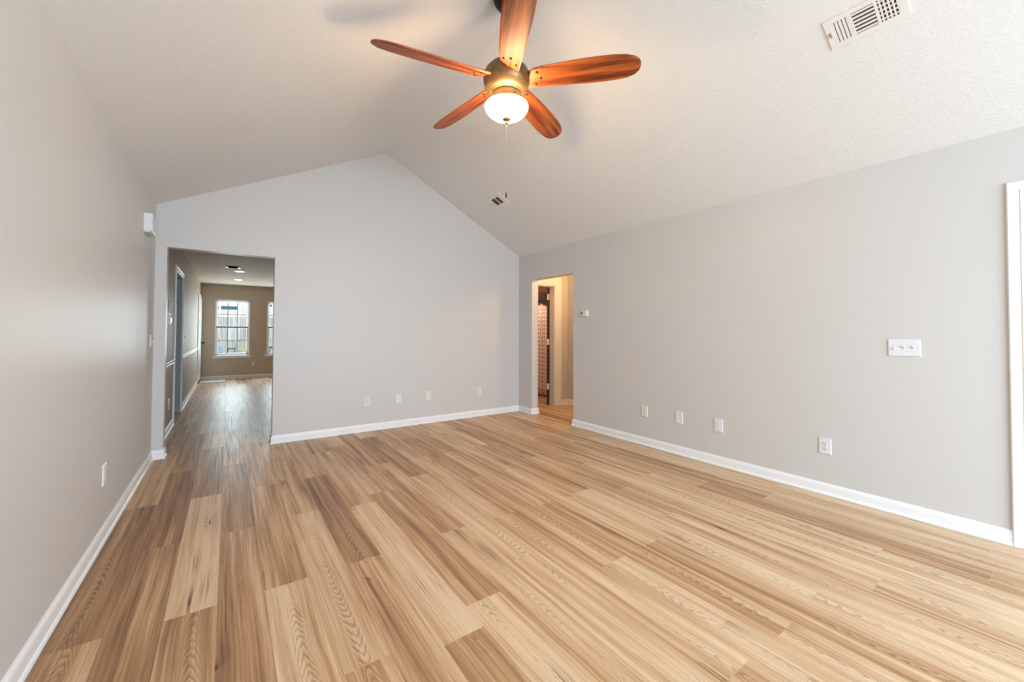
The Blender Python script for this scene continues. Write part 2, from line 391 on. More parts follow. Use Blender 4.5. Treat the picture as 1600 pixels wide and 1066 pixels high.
# door beside the camera, in the right wall
d1 = struct(empty('door_1', (W, (D1+D2)/2, 0)), 'white door casing at the right edge of the room', 'door')
c = casing(d1, 'x', 0, -1, D1-(D1+D2)/2, D2-(D1+D2)/2, DZ)
h = (D2-D1)/2
finish('door_jamb', boxes((0, T, h-.018, h, 0, DZ), (0, T, -h, -h+.018, 0, DZ), (0, T, -h, h, DZ-.018, DZ)), M_trim, d1)
bm = bmesh.new(); panel_door(bm, 2*h-.044, DZ-.03, .035); o = finish('door_leaf', bm, M_doorgrey, d1, .003); o.location = (.075, -h+.022, .008); o.rotation_euler = (0, 0, H90)
bm = bmesh.new(); lathe(bm, [(.0, .0), (.026, .001), (.026, .006), (.01, .012), (.01, .03), (.024, .04), (.028, .052), (.02, .064), (.0, .066)], 0, 0, 20, False, False)
k = finish('door_knob', bm, M_chrome, d1, 0, True); k.location = (.034, -h+.09, .95); k.rotation_euler = (0, -H90, 0)
# closet door in the dining room left wall
m = (LD1+LD2)/2; h = (LD2-LD1)/2
M_greydoor = simple('grey_door_paint', (150, 153, 151), .45, 0, .01)
d2 = struct(empty('door_2', (0, m, 0)), 'grey painted interior door with white casing on the dining room left wall', 'door')
casing(d2, 'x', 0, 1, -h, h, LDZ)
finish('door_jamb', boxes((-T, 0, h-.018, h, 0, LDZ), (-T, 0, -h, -h+.018, 0, LDZ), (-T, 0, -h, h, LDZ-.018, LDZ)), M_greydoor, d2)
bm = bmesh.new(); panel_door(bm, 2*h-.044, LDZ-.035, .035); o = finish('door_leaf', bm, M_greydoor, d2, .003); o.location = (-.072, -h+.022, .014); o.rotation_euler = (0, 0, H90)
# outside door at the far end of the same wall, slightly ajar
m = ED1
d3 = struct(empty('door_3', (0, ED1, 0)), 'white back door standing ajar in the far left corner of the dining room', 'door')
casing(d3, 'x', 0, 1, 0, ED2-ED1, EDZ)
finish('door_jamb', boxes((-T, 0, ED2-ED1-.018, ED2-ED1, 0, EDZ), (-T, 0, 0, .018, 0, EDZ), (-T, 0, 0, ED2-ED1, EDZ-.018, EDZ)), M_trim, d3)
bm = bmesh.new(); panel_door(bm, .79, EDZ-.04, .042); leaf = finish('door_leaf', bm, M_doorgrey, d3, .003); leaf.location = (.012, .03, .016); leaf.rotation_euler = (0, 0, H90-math.radians(1.6))
bm = bmesh.new(); lathe(bm, [(.0, .0), (.028, .001), (.028, .007), (.011, .012), (.011, .032), (.024, .042), (.028, .055), (.02, .066), (.0, .068)], 0, 0, 20, False, False)
k = finish('door_knob', bm, M_knob, leaf, 0, True); k.location = (.72, -.001, .93); k.rotation_euler = (H90, 0, 0)
finish('door_sweep', boxes((0, .79, -.006, .048, -.012, .03)), M_black, leaf)
# bathroom door
d4 = struct(empty('door_4', (BD2, 0, 0)), 'dark bathroom door swung open inside cream white casing', 'door')
bw = BD2-BD1
cs = casing(d4, 'y', 0, -1, -bw, 0, BDZ, (0, 1), 2.2)
finish('door_jamb', boxes((-.012, 0, 0, T, 0, BDZ), (-bw, -bw+.012, 0, T, 0, BDZ), (-bw, 0, 0, T, BDZ-.012, BDZ)), M_trim, d4)
bm = bmesh.new(); box(bm, 0, .52, 0, .036, 0, BDZ-.03)
leaf = finish('door_leaf', bm, M_bathdoor, d4, .002); leaf.location = (-.020, .126, .012); leaf.rotation_euler = (0, 0, math.radians(49))
for z in (.30, 1.06, 1.83):
    hg = finish('hinge', boxes((-.003, .0005, .001, .036, z-.05, z+.05)), M_brass, leaf)
    bm = bmesh.new(); lathe(bm, [(.0, z-.052), (.006, z-.05), (.006, z+.05), (.0, z+.052)], -.006, .0, 12, False, False)
    finish('hinge_knuckle', bm, M_brass, leaf, 0, True)

# ------------------------------------------------------------------ chair rail of the dining room
RP = [(0, 0), (.008, 0), (.012, .008), (.012, .018), (.008, .022), (.010, .040), (.022, .046), (.024, .056), (.016, .062), (0, .062)]
def rail(bm, a, b, nrm, z):
    a = Vector((*a, z)); b = Vector((*b, z)); n = Vector((*nrm, 0))
    A = [bm.verts.new(a+n*p[0]+Vector((0, 0, p[1]))) for p in RP]; B = [bm.verts.new(b+n*p[0]+Vector((0, 0, p[1]))) for p in RP]
    bm.faces.new(A); bm.faces.new(B[::-1])
    for i in range(len(RP)): j = (i+1) % len(RP); bm.faces.new((A[i], A[j], B[j], B[i]))
bm = bmesh.new(); rail(bm, (0, T), (0, LD1-.066), (1, 0), .80); rail(bm, (0, LD2+.066), (0, ED1-.066), (1, 0), .80)
struct(finish('trim_1', bm, M_trim), 'white chair rail on the dining room left wall', 'trim')
bm = bmesh.new(); rail(bm, (0, DY), (WA[0]-.03, DY), (0, -1), .80); rail(bm, (WA[1]+.03, DY), (WB[0]-.03, DY), (0, -1), .80); rail(bm, (WB[1]+.03, DY), (DW, DY), (0, -1), .80)
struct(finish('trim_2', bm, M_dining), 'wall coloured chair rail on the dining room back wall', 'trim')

# ------------------------------------------------------------------ windows
def window(name, x0, x1, y, z0, z1, label, facing=-1, cols=3):
    w = struct(empty(name, ((x0+x1)/2, y, z0)), label, 'window')
    hw = (x1-x0)/2; H = z1-z0; f = -facing
    def B(a, b, c, d, e, g):                       # y measured into the wall from the room face
        return (a, b, min(c*f, d*f), max(c*f, d*f), e, g)
    finish('window_frame', boxes(B(-hw, -hw+.032, .03, .115, 0, H), B(hw-.032, hw, .03, .115, 0, H), B(-hw, hw, .03, .115, H-.032, H), B(-hw, hw, .03, .115, 0, .03)), M_trim, w, .002)
    finish('window_sill', boxes(B(-hw-.045, hw+.045, -.035, 0, -.022, .002), B(-hw, hw, 0, .03, -.022, .002)), M_trim, w, .003)
    finish('window_apron', boxes(B(-hw-.025, hw+.025, -.014, 0, -.062, -.022)), M_trim, w, .003)
    mid = H*.51; ih = hw-.032
    for nm, za, zb, ya in (('upper_sash', mid-.02, H-.032, .075), ('lower_sash', .03, mid+.02, .04)):
        s = finish(nm, boxes(B(-ih, -ih+.03, ya, ya+.03, za, zb), B(ih-.03, ih, ya, ya+.03, za, zb), B(-ih, ih, ya, ya+.03, zb-.032, zb), B(-ih, ih, ya, ya+.03, za, za+.036)), M_trim, w, .002)
        p = finish('window_pane', boxes(B(-ih+.028, ih-.028, ya+.013, ya+.017, za+.03, zb-.03)), M_glass, s)
        gw = 2*(ih-.03); bars = []
        for i in range(1, cols): x = -ih+.03+gw*i/cols; bars.append(B(x-.0085, x+.0085, ya+.006, ya+.022, za+.03, zb-.03))
        zm = (za+zb)/2; bars.append(B(-ih+.03, ih-.03, ya+.010, ya+.020, zm-.008, zm+.008))
        finish('muntin', boxes(*bars), M_muntin, s)
    finish('meeting_rail', boxes(B(-ih, ih, .034, .0395, mid-.018, mid+.014)), M_rail, w)
    for x in (-hw*.45, hw*.45):
        finish('sash_lock', boxes(B(x-.025, x+.025, .035, .065, mid+.02, mid+.035)), M_chrome, w, .003)
    return w
M_rail = simple('grey_meeting_rail', (112, 120, 122), .5)
M_muntin = simple('grey_muntin', (158, 166, 168), .4, 0, .02)
window('window_1', WA[0], WA[1], DY, WZ0, WZ1, 'left white double hung window in the dining room back wall')
window('window_2', WB[0], WB[1], DY, WZ0, WZ1, 'right white double hung window cut off by the opening edge')
window('window_3', .42, 4.08, YB, .45, 2.44, 'wide window behind the camera', 1, 6)

# ------------------------------------------------------------------ wall plates (local: wall face is z=0, x right, y up)
SC = Matrix()
def rounded(bm, w, h, d, z0=0.0, ch=.004):
    prism(bm, [(-w/2, -h/2), (w/2, -h/2), (w/2, h/2), (-w/2, h/2)], 'z', z0, z0+d-ch)
    a, b = w/2, h/2
    lo = [(-a, -b), (a, -b), (a, b), (-a, b)]; hi = [(-a+ch, -b+ch), (a-ch, -b+ch), (a-ch, b-ch), (-a+ch, b-ch)]
    L = [bm.verts.new((*p, z0+d-ch)) for p in lo]; Hh = [bm.verts.new((*p, z0+d)) for p in hi]
    bm.faces.new(Hh); bm.faces.new(L[::-1])
    for i in range(4): j = (i+1) % 4; bm.faces.new((L[i], L[j], Hh[j], Hh[i]))
def disc(bm, x, y, r, z0, z1, seg=14): lathe(bm, [(r, z0), (r, z1)], x, y, seg)
ROT = {'far': (H90, 0, 0), 'right': (H90, 0, -H90), 'left': (H90, 0, H90)}
def outlet(label, loc, side, mp, group, ms=None):
    t = thing('wall_outlet', label, 'outlet', loc, ROT[side], group)
    bm = bmesh.new(); rounded(bm, .078, .122, .007); finish('cover_plate', bm, mp, t)
    for y in (-.0195, .0195):
        bm = bmesh.new(); lathe(bm, [(.0172, .006), (.0172, .0088), (.0155, .0096)], 0, 0, 20)
        bmesh.ops.scale(bm, vec=(1, .85, 1), verts=bm.verts); bmesh.ops.translate(bm, vec=(0, y, 0), verts=bm.verts)
        r = finish('receptacle', bm, ms or mp, t)
        bm = boxes((-.0075, -.0053, y-.002, y+.008, .0090, .0101), (.0053, .0075, y-.001, y+.007, .0090, .0101)); disc(bm, 0, y-.0085, .0027, .0090, .0101)
        finish('socket_slots', bm, M_slot, r)
    bm = bmesh.new(); disc(bm, 0, 0, .003, .006, .0082); finish('screw', bm, M_chrome, t)
    return t
def blank(label, loc, side, mp, group, kind='plain'):
    t = thing('wall_plate', label, 'wall plate', loc, ROT[side], group)
    bm = bmesh.new(); rounded(bm, .08, .122, .007); finish('cover_plate', bm, mp, t)
    if kind == 'framed':
        bm = bmesh.new(); rounded(bm, .034, .068, .0025, .0068, .0015); finish('insert', bm, mp, t)
    if kind == 'jack':
        bm = bmesh.new(); disc(bm, 0, 0, .006, .0068, .014); finish('jack', bm, M_chrome, t)
    for y in (-.042, .042):
        bm = bmesh.new(); disc(bm, 0, y, .0028, .0066, .0078); finish('screw', bm, mp, t)
    return t
def switch(label, loc, side, n, mp, group):
    t = thing('light_switch', label, 'light switch', loc, ROT[side], group)
    bm = bmesh.new(); rounded(bm, .07+.046*(n-1), .116, .007); finish('cover_plate', bm, mp, t)
    for i in range(n):
        x = (i-(n-1)/2)*.046
        tg = finish('toggle', boxes((x-.005, x+.005, -.012, .012, .0066, .0085)), mp, t)
        bm = bmesh.new(); prism(bm, [(-.004, .008), (.010, .008), (.013, .020), (.006, .021)] if i != 0 else [(-.010, .008), (.004, .008), (-.006, .021), (-.013, .020)], 'x', x-.004, x+.004)
        finish('lever', bm, mp, tg)
        for y in (-.03, .03):
            bm = bmesh.new(); disc(bm, x, y, .0028, .0066, .0076); finish('screw', bm, mp, t)
    return t
e = .0005
G = 'wall outlets in the living room'; GP = 'blank wall plates in the living room'
outlet('pale grey outlet low on the far wall, nearest the dining room opening', (1.995, -e, .365), 'far', M_plate, G)
blank('bluish white cover plate low on the far wall, second from the opening', (2.396, -e, .362), 'far', M_cool, GP)
blank('off-white cover plate with a centre insert, third along the far wall', (2.803, -e, .366), 'far', M_plate, GP, 'framed')
outlet('cream outlet with dark sockets low on the far wall near the right corner', (3.607, -e, .363), 'far', M_cream, G)
outlet('cream outlet low on the right wall, nearest the hall opening', (W-e, -2.343, .368), 'right', M_cream, G)
blank('plain white cover plate low on the right wall, beside the cream outlet', (W-e, -2.757, .373), 'right', M_cool, GP)
blank('white framed cover plate low on the right wall, third from the hall opening', (W-e, -3.156, .368), 'right', M_cool, GP, 'framed')
outlet('white outlet low on the right wall, nearest the camera below the triple switch', (W-e, -3.974, .368), 'right', M_cool, G, M_cream)
outlet('white outlet low on the left wall above its baseboard', (e, -1.797, .385), 'left', M_plate, G)
switch('white triple toggle light switch on the right wall', (W-e, -4.421, 1.134), 'right', 3, M_cool, 'light switches')
switch('white single light switch on the left wall by the corner', (e, -.185, 1.134), 'left', 1, M_plate, 'light switches')
switch('light switch by the grey dining room door, nearer the camera of the pair', (e, 3.00, 1.125), 'left', 1, M_plate, 'light switches')
switch('light switch beyond the grey dining room door, farther of the pair', (e, 3.32, 1.125), 'left', 1, M_plate, 'light switches')
outlet('outlet below the chair rail between opening and grey dining room door', (e, 1.30, .335), 'left', M_plate, 'dining room outlets')
outlet('outlet below the chair rail just beyond the grey dining room door', (e, 3.80, .385), 'left', M_plate, 'dining room outlets')
outlet('outlet below the chair rail towards the far end of the dining room', (e, 5.80, .385), 'left', M_plate, 'dining room outlets')
outlet('white outlet under the two windows on the dining room back wall', (1.139, DY-e, .375), 'far', M_plate, 'dining room outlets')
# thermostat
t = thing('thermostat', 'small cream thermostat on the right wall by the hall opening', 'thermostat', (W-e, -1.44, 1.478), ROT['right'])
bm = bmesh.new(); rounded(bm, .118, .080, .012); finish('back_plate', bm, M_cream, t)
bm = bmesh.new(); rounded(bm, .108, .070, .022, .0118, .004); finish('cover', bm, M_cream, t)
finish('display', boxes((-.040, -.016, -.010, .018, .0335, .0348)), M_slot, t)
finish('slider', boxes((.012, .032, -.028, .028, .0335, .0365)), M_plate, t, .001)
# door chime
t = thing('door_chime', 'white door chime box high on the left wall by the corner', 'door chime', (e, -.55, 2.13), ROT['left'])
bm = bmesh.new(); rounded(bm, .24, .145, .055, 0, .006); finish('chime_cover', bm, M_cool, t)
finish('chime_base', boxes((-.11, .11, -.082, -.0725, 0, .04)), M_doorgrey, t)
# keypad
t = thing('alarm_keypad', 'white alarm keypad box on the wall just inside the dining room', 'keypad', (e, 1.02, 1.37), ROT['left'])
bm = bmesh.new(); rounded(bm, .15, .13, .022, 0, .004); finish('keypad_case', bm, M_plate, t)
bm = bmesh.new(); rounded(bm, .13, .10, .014, .0218, .003); finish('keypad_door', bm, M_cool, t)
finish('keypad_display', boxes((-.045, .045, .015, .040, .0355, .037)), M_slot, t)
t = thing('wall_sensor', 'slim grey sensor strip above the alarm keypad', 'sensor', (e, 1.06, 1.535), ROT['left'])
bm = bmesh.new(); rounded(bm, .035, .115, .014, 0, .003); finish('sensor_case', bm, M_muntin, t)
bm = bmesh.new(); disc(bm, 0, .035, .006, .0138, .0155); finish('sensor_eye', bm, M_slot, t)

# ------------------------------------------------------------------ ceiling registers
def register_big(label, loc, rot, group):
    """three-way register, local x along its length, z pointing out of the ceiling"""
    t = thing('ceiling_vent', label, 'vent', loc, rot, group); L, Wd = .33, .185
    bars = [(-L/2+.032, L/2-.032, -Wd/2, -Wd/2+.028, 0, .006), (-L/2+.032, L/2-.032, Wd/2-.028, Wd/2, 0, .006), (-L/2, -L/2+.032, -Wd/2, Wd/2, 0, .006), (L/2-.032, L/2, -Wd/2, Wd/2, 0, .006)]
    for x in (-.052, .052): bars.append((x-.006, x+.006, -Wd/2+.028, Wd/2-.028, 0, .006))
    finish('vent_frame', boxes(*bars), M_register, t)
    finish('duct_opening', boxes((-L/2+.02, L/2-.02, -Wd/2+.02, Wd/2-.02, .0004, .0012)), M_duct, t)
    y0, y1 = -Wd/2+.026, Wd/2-.026
    for k in range(5):                                          # left bank: nearly closed blades
        x = -.128+k*.0165; finish('louvre', boxes((x-.0072, x+.0052, y0, y1, .002, .0052)), M_register, t)
    for k in range(6):                                          # centre bank: open blades along the length
        y = y0+.012+k*.0218; finish('louvre', boxes((-.047, .047, y-.0055, y+.0055, .002, .0052)), M_register, t)
    for k in range(5):
        x = .068+k*.0158; finish('louvre', boxes((x-.0035, x+.0035, y0, y1, .002, .0052)), M_register, t)
    for k in range(5):
        y = y0+.016+k*.0255; finish('cross_bar', boxes((.058, .136, y-.0035, y+.0035, .0015, .0048)), M_register, t)
    finish('damper_lever', boxes((-L/2+.018, -L/2+.022, -.012, .016, .005, .016)), M_chrome, t)
    for x in (-L/2+.012, L/2-.012):
        bm = bmesh.new(); disc(bm, x, 0, .004, .0055, .0072); finish('screw', bm, M_register, t)
    return t
aR = math.atan(SR)
def on_slope(x, y, off=.0005):
    z = 2.4358+SR*(W-x); n = Vector((-math.sin(aR), 0, -math.cos(aR))); return Vector((x, y, z))+n*off
def slope_rot(flip=1):
    zz = Vector((-math.sin(aR), 0, -math.cos(aR))); xx = Vector((0, -1, 0)); yy = zz.cross(xx)
    return Matrix((xx, yy, zz)).transposed().to_euler()
register_big('large white ceiling vent with three louvre banks at top right of the vault', on_slope(3.367, -4.461), slope_rot(), 'ceiling vents on the vault')
t = thing('ceiling_vent', 'small white ceiling vent near the far wall behind the pull chain', 'vent', on_slope(3.386, -.806), slope_rot(), 'ceiling vents on the vault')
L, Wd = .33, .20
finish('vent_frame', boxes((-L/2, L/2, -Wd/2, -.056, 0, .006), (-L/2, L/2, .056, Wd/2, 0, .006), (-L/2, -.075, -.056, .056, 0, .006), (.085, L/2, -.056, .056, 0, .006), (.008, .018, -.056, .056, 0, .006)), M_register, t)
finish('duct_opening', boxes((-.08, .09, -.06, .06, .0004, .0012)), M_duct, t)
for k in range(5):
    y = -.044+k*.022; finish('louvre', boxes((-.074, .084, y-.003, y+.003, .0015, .004)), simple('brown_louvre', (128, 108, 90), .6) if k == 0 else bpy.data.materials['brown_louvre'], t)  # louvres in an even brown, darker than the white frame
finish('damper_lever', boxes((-.11, -.106, -.012, .012, .005, .018)), M_chrome, t)
t = thing('ceiling_vent', 'dark slotted ceiling vent with white ends in the dining room', 'vent', (.636, 4.02, HS-.0005), (math.pi, 0, 0), 'dining room ceiling fixtures')
finish('vent_frame', boxes((-.115, -.075, -.07, .07, 0, .018), (.075, .115, -.07, .07, 0, .018), (-.075, .075, -.07, -.066, 0, .001), (-.075, .075, .066, .07, 0, .001)), M_register, t, .002)
finish('duct_opening', boxes((-.08, .08, -.062, .062, .0004, .0012)), M_matte, t)
for k in range(4): finish('louvre', boxes((-.074, .074, -.055+k*.032, -.045+k*.032, .0014, .019)), M_matte, t)
# recessed downlights of the dining room
for y, lab in ((4.62, 'lit recessed ceiling light in the dining room, next to the dark vent'), (6.2, 'lit recessed ceiling light in the dining room, nearest the windows')):
    t = thing('recessed_light', lab, 'ceiling light', (.75, y, HS-.0005), (math.pi, 0, 0), 'dining room ceiling fixtures')
    bm = bmesh.new(); lathe(bm, [(.098, 0), (.098, .004), (.09, .008), (.078, .008), (.074, .004), (.074, 0)], 0, 0, 32, False, False); finish('trim_ring', bm, M_register, t, 0, True)
    bm = bmesh.new(); disc(bm, 0, 0, .0745, .0015, .005, 32); finish('light_lens', bm, M_led, t)

# ------------------------------------------------------------------ ceiling fan
FX, FY = 2.0452, -2.9663
fan = thing('ceiling_fan', 'five blade ceiling fan with cherry wood blades, bronze motor and lit glass bowl', 'ceiling fan', (FX, FY, 0))
zc = 2.4437+SL*FX
bm = bmesh.new(); lathe(bm, [(.0, zc+.02), (.088, zc+.02), (.088, zc-.045), (.084, zc-.062), (.070, zc-.085), (.045, zc-.105), (.022, zc-.113), (.0, zc-.113)], 0, 0, 40, False, False)
finish('canopy', bm, M_darkbronze, fan, 0, True)
bm = bmesh.new(); lathe(bm, [(.0125, zc-.09), (.0125, 2.96)], 0, 0, 16); finish('downrod', bm, M_darkbronze, fan, 0, True)
bm = bmesh.new(); lathe(bm, [(.0, 3.04), (.034, 3.04), (.042, 3.02), (.044, 2.985), (.05, 2.975), (.0, 2.975)], 0, 0, 32, False, False); finish('coupling_cover', bm, M_darkbronze, fan, 0, True)
bm = bmesh.new(); lathe(bm, [(.0, 2.982), (.05, 2.982), (.085, 2.974), (.118, 2.956), (.142, 2.928), (.153, 2.895), (.152, 2.862), (.144, 2.835), (.128, 2.812), (.108, 2.797), (.098, 2.792), (.096, 2.786), (.0, 2.786)], 0, 0, 56, False, False)
mt = finish('motor_housing', bm, M_bronze, fan, 0, True)
bm = bmesh.new(); lathe(bm, [(.0, 2.80), (.094, 2.80), (.094, 2.770), (.090, 2.765), (.090, 2.722), (.094, 2.717), (.094, 2.706), (.0, 2.706)], 0, 0, 48, False, False)
M_fit = simple('aged_brass_fitter', (92, 70, 42), .55, .6, .1)
lk = finish('light_fitter', bm, M_fit, fan, 0, True)
for k in range(3):
    a = math.radians(-118.6+30+k*120); bm = bmesh.new(); lathe(bm, [(.0, 0), (.005, .001), (.005, .012), (.0, .013)], 0, 0, 10, False, False)
    s = finish('thumb_screw', bm, M_darkbronze, lk, 0, True); s.location = (.09*math.cos(a), .09*math.sin(a), 2.745); s.rotation_euler = (0, H90, a)
bm = bmesh.new(); lathe(bm, [(.088, 2.708), (.110, 2.712), (.130, 2.711), (.139, 2.706), (.1425, 2.698), (.140, 2.688), (.133, 2.675), (.120, 2.659), (.101, 2.643), (.078, 2.631), (.05, 2.622), (.022, 2.618), (.0, 2.617)], 0, 0, 64, False, False)
bowl = finish('glass_bowl', bm, M_bowl, fan, 0, True)
bm = bmesh.new(); lathe(bm, [(.0, 2.628), (.026, 2.624), (.027, 2.616), (.018, 2.610), (.010, 2.604), (.008, 2.598), (.009, 2.592), (.006, 2.587), (.0, 2.586)], 0, 0, 24, False, False)
finish('finial', bm, M_bronze, fan, 0, True)
bm = bmesh.new(); tube(bm, [(.0, .0, 2.588), (.0, .0, 2.135)], .0006, 6)
ch = finish('pull_chain', bm, simple('dull_chain', (150, 138, 124), .5, .4), fan)
bm = bmesh.new(); lathe(bm, [(.0, 2.138), (.0035, 2.134), (.0042, 2.12), (.0042, 2.106), (.0030, 2.100), (.0, 2.099)], 0, 0, 12, False, False); finish('chain_fob', bm, M_darkbronze, ch, 0, True)
ZB, PITCH = 2.872, math.radians(19)
def blade_bm():
    # half outlines (r, t): leading (-t) side then trailing (+t) side, slanted root
    lo = [(.175, -.064), (.24, -.074), (.33, -.080), (.45, -.086), (.57, -.089), (.67, -.087), (.745, -.079), (.80, -.063), (.828, -.044), (.842, -.018)]
    hi = [(.843, .008), (.834, .034), (.812, .056), (.768, .073), (.70, .081), (.60, .084), (.47, .080), (.34, .074), (.22, .070), (.135, .066), (.103, .060), (.120, .036), (.142, -.004), (.160, -.04)]
    pts = lo+hi; cx, cy = .45, 0.0
    bm = bmesh.new()
    def ring(sc, z):
        out = []
        for r, t in pts:
            d = Vector((r-cx, t-cy)); ln = d.length; k = max(0, (ln-sc)/ln) if ln else 0
            # inset by a constant amount towards the spine
            rr = r-(sc if r > .80 else (-sc*.6 if r < .17 else 0)); tt = t*(1-sc/.085)
            out.append(bm.verts.new((rr, tt, z)))
        return out
    A = ring(.010, -.0065); B = ring(.0, -.0025); D = ring(.0, .0035); E = ring(.006, .0065)
    n = len(pts)
    bm.faces.new(A); bm.faces.new(E[::-1])
    for P, Q in ((A, B), (B, D), (D, E)):
        for i in range(n): j = (i+1) % n; bm.faces.new((P[i], P[j], Q[j], Q[i]))
    return bm
bl_me = None
for k, deg in enumerate((169.43, 97.43, 25.43, -46.57, -118.57)):
    a = math.radians(deg)
    if bl_me is None:
        b = finish('blade', blade_bm(), M_blade, fan); bl_me = b.data
        irn = bmesh.new(); prism(irn, [(.06, -.030), (.15, -.045), (.235, -.040), (.25, 0), (.235, .045), (.15, .050), (.06, .030)], 'z', .0070, .0130); iron0 = finish('blade_iron', irn, M_darkbronze, b)
        scs = []
        for r, tt in ((.205, -.040), (.226, .004), (.188, .042)):
            bm = bmesh.new(); lathe(bm, [(.0, -.0115), (.006, -.0105), (.009, -.0080), (.009, -.006)], r, tt, 14, False, True); scs.append(finish('screw', bm, M_darkbronze, b, 0, True))
    else:
        b = bpy.data.objects.new('blade', bl_me); C.objects.link(b); b.parent = fan
        for src in [iron0]+scs:
            c = src.copy(); C.objects.link(c); c.parent = b
    b.matrix_local = Matrix.Translation((0, 0, ZB)) @ Matrix.Rotation(a, 4, 'Z') @ Matrix.Rotation(-PITCH, 4, 'X')

# ------------------------------------------------------------------ doormat in the dining room corner
def mat_weave():
    t = NT('woven_mat'); sx = t.n('ShaderNodeSeparateXYZ'); t.l(t.obj(), sx.inputs[0])
    a = t.math('SINE', t.math('MULTIPLY', sx.outputs[0], 48)); b = t.math('SINE', t.math('MULTIPLY', sx.outputs[1], 24))
    f = t.mapr(t.math('MULTIPLY', a, b), -.1, .1)
    t.base(t.mix(f, lin((232, 228, 222)), lin((176, 168, 158))), .9); return t.m
mt_ = thing('door_mat', 'pale checked door mat on the floor by the back door', 'mat', (.285, 7.22, .0005))
finish('mat_body', boxes((-.235, .235, -.36, .36, 0, .010)), mat_weave(), mt_, .003)
finish('mat_binding', boxes((-.25, -.235, -.375, .375, 0, .012), (.235, .25, -.375, .375, 0, .012), (-.235, .235, -.375, -.36, 0, .012), (-.235, .235, .36, .375, 0, .012)), simple('mat_edge', (222, 218, 212), .9), mt_)

# ------------------------------------------------------------------ bathroom: curtain on its rod
def curtain_mat():
    t = NT('patterned_curtain'); sx = t.n('ShaderNodeSeparateXYZ'); uv = t.n('ShaderNodeUVMap', uv_map='cloth'); t.l(uv.outputs[0], sx.inputs[0])
    u, v = sx.outputs[0], sx.outputs[1]
    zz = t.math('ADD', t.math('MULTIPLY', u, 19.0), t.math('MULTIPLY', t.math('PINGPONG', t.math('MULTIPLY', v, 13.0), .5), .9))
    f = t.mapr(t.math('SINE', t.math('MULTIPLY', zz, 6.283)), .15, .75)
    g = t.mapr(t.math('SINE', t.math('MULTIPLY', v, 6.283*13)), -.9, .2)
    t.base(t.mix(t.math('MULTIPLY', f, g), lin((250, 236, 224)), lin((186, 136, 122))), .8); return t.m
CX = 5.52
cur = thing('shower_curtain', 'cream shower curtain with a dark red zigzag print beyond the bathroom door', 'curtain', (CX, .0, 0))
bm = bmesh.new(); uvl = bm.loops.layers.uv.new('cloth'); ny, nz = 90, 14; grid = []
for i in range(ny+1):
    y = .70+1.15*i/ny; row = []
    for j in range(nz+1):
        z = .045+(1.80-.0)*j/nz; amp = .014*(1-.35*j/nz)
        row.append(bm.verts.new((amp*math.sin(i*2*math.pi/9.0+.4*math.sin(j*.5)), y+.006*math.sin(i*4*math.pi/9.0), z)))
    grid.append(row)
for i in range(ny):
    for j in range(nz):
        f = bm.faces.new((grid[i][j], grid[i+1][j], grid[i+1][j+1], grid[i][j+1]))
        for lp, (a, b) in zip(f.loops, ((i, j), (i+1, j), (i+1, j+1), (i, j+1))): lp[uvl].uv = (a/ny*1.5, b/nz*1.8)
o = finish('curtain_cloth', bm, curtain_mat(), cur, 0, True); sd = o.modifiers.new('thickness', 'SOLIDIFY'); sd.thickness = .002
for k in range(9):
    y = .765+k*.12; bm = bmesh.new()
    tube(bm, [(0, y+.0, 1.868+.028*math.sin(q*math.pi/8)) if False else (.024*math.sin(q*2*math.pi/16), y, 1.878+.034*math.cos(q*2*math.pi/16)) for q in range(17)], .003, 6)
    finish('curtain_ring', bm, M_plate, cur, 0, True)
bm = bmesh.new(); tube(bm, [(CX, T+.003, 1.895), (CX, BY-.003, 1.895)], .0105, 14)
tag(finish('curtain_rod', bm, M_chrome, None, 0, True), 'straight shower rod carrying the patterned curtain', 'rod')
bm = bmesh.new()
def cloth(bm):  # folded surface for the dark brown mass over the rod
    n, m_ = 26, 16; g = []
    for i in range(n+1):
        y = .70+.44*i/n; row = []
        for j in range(m_+1):
            s = -1+2*j/m_; top = 1.912+.11*max(0, math.sin(math.pi*i/n))**.6
            x = (.016+.045*abs(s)**.7)*(1 if s > 0 else -1) * (1 if abs(s) > .01 else 0)
            row.append(bm.verts.new((CX+x+.006*math.sin(i*1.3), y, top-.20*abs(s)**1.6+.008*math.sin(i*1.9+j))))
        g.append(row)
    for i in range(n):
        for j in range(m_): bm.faces.new((g[i][j], g[i+1][j], g[i+1][j+1], g[i][j+1]))
cloth(bm)
o = finish('dark_mass', bm, simple('dark_brown_mass', (34, 20, 16), .9, 0, .2, 30), None, 0, True); o.modifiers.new('thickness', 'SOLIDIFY').thickness = .004
tag(o, 'dark brown rounded mass lying over the shower rod', 'towel')

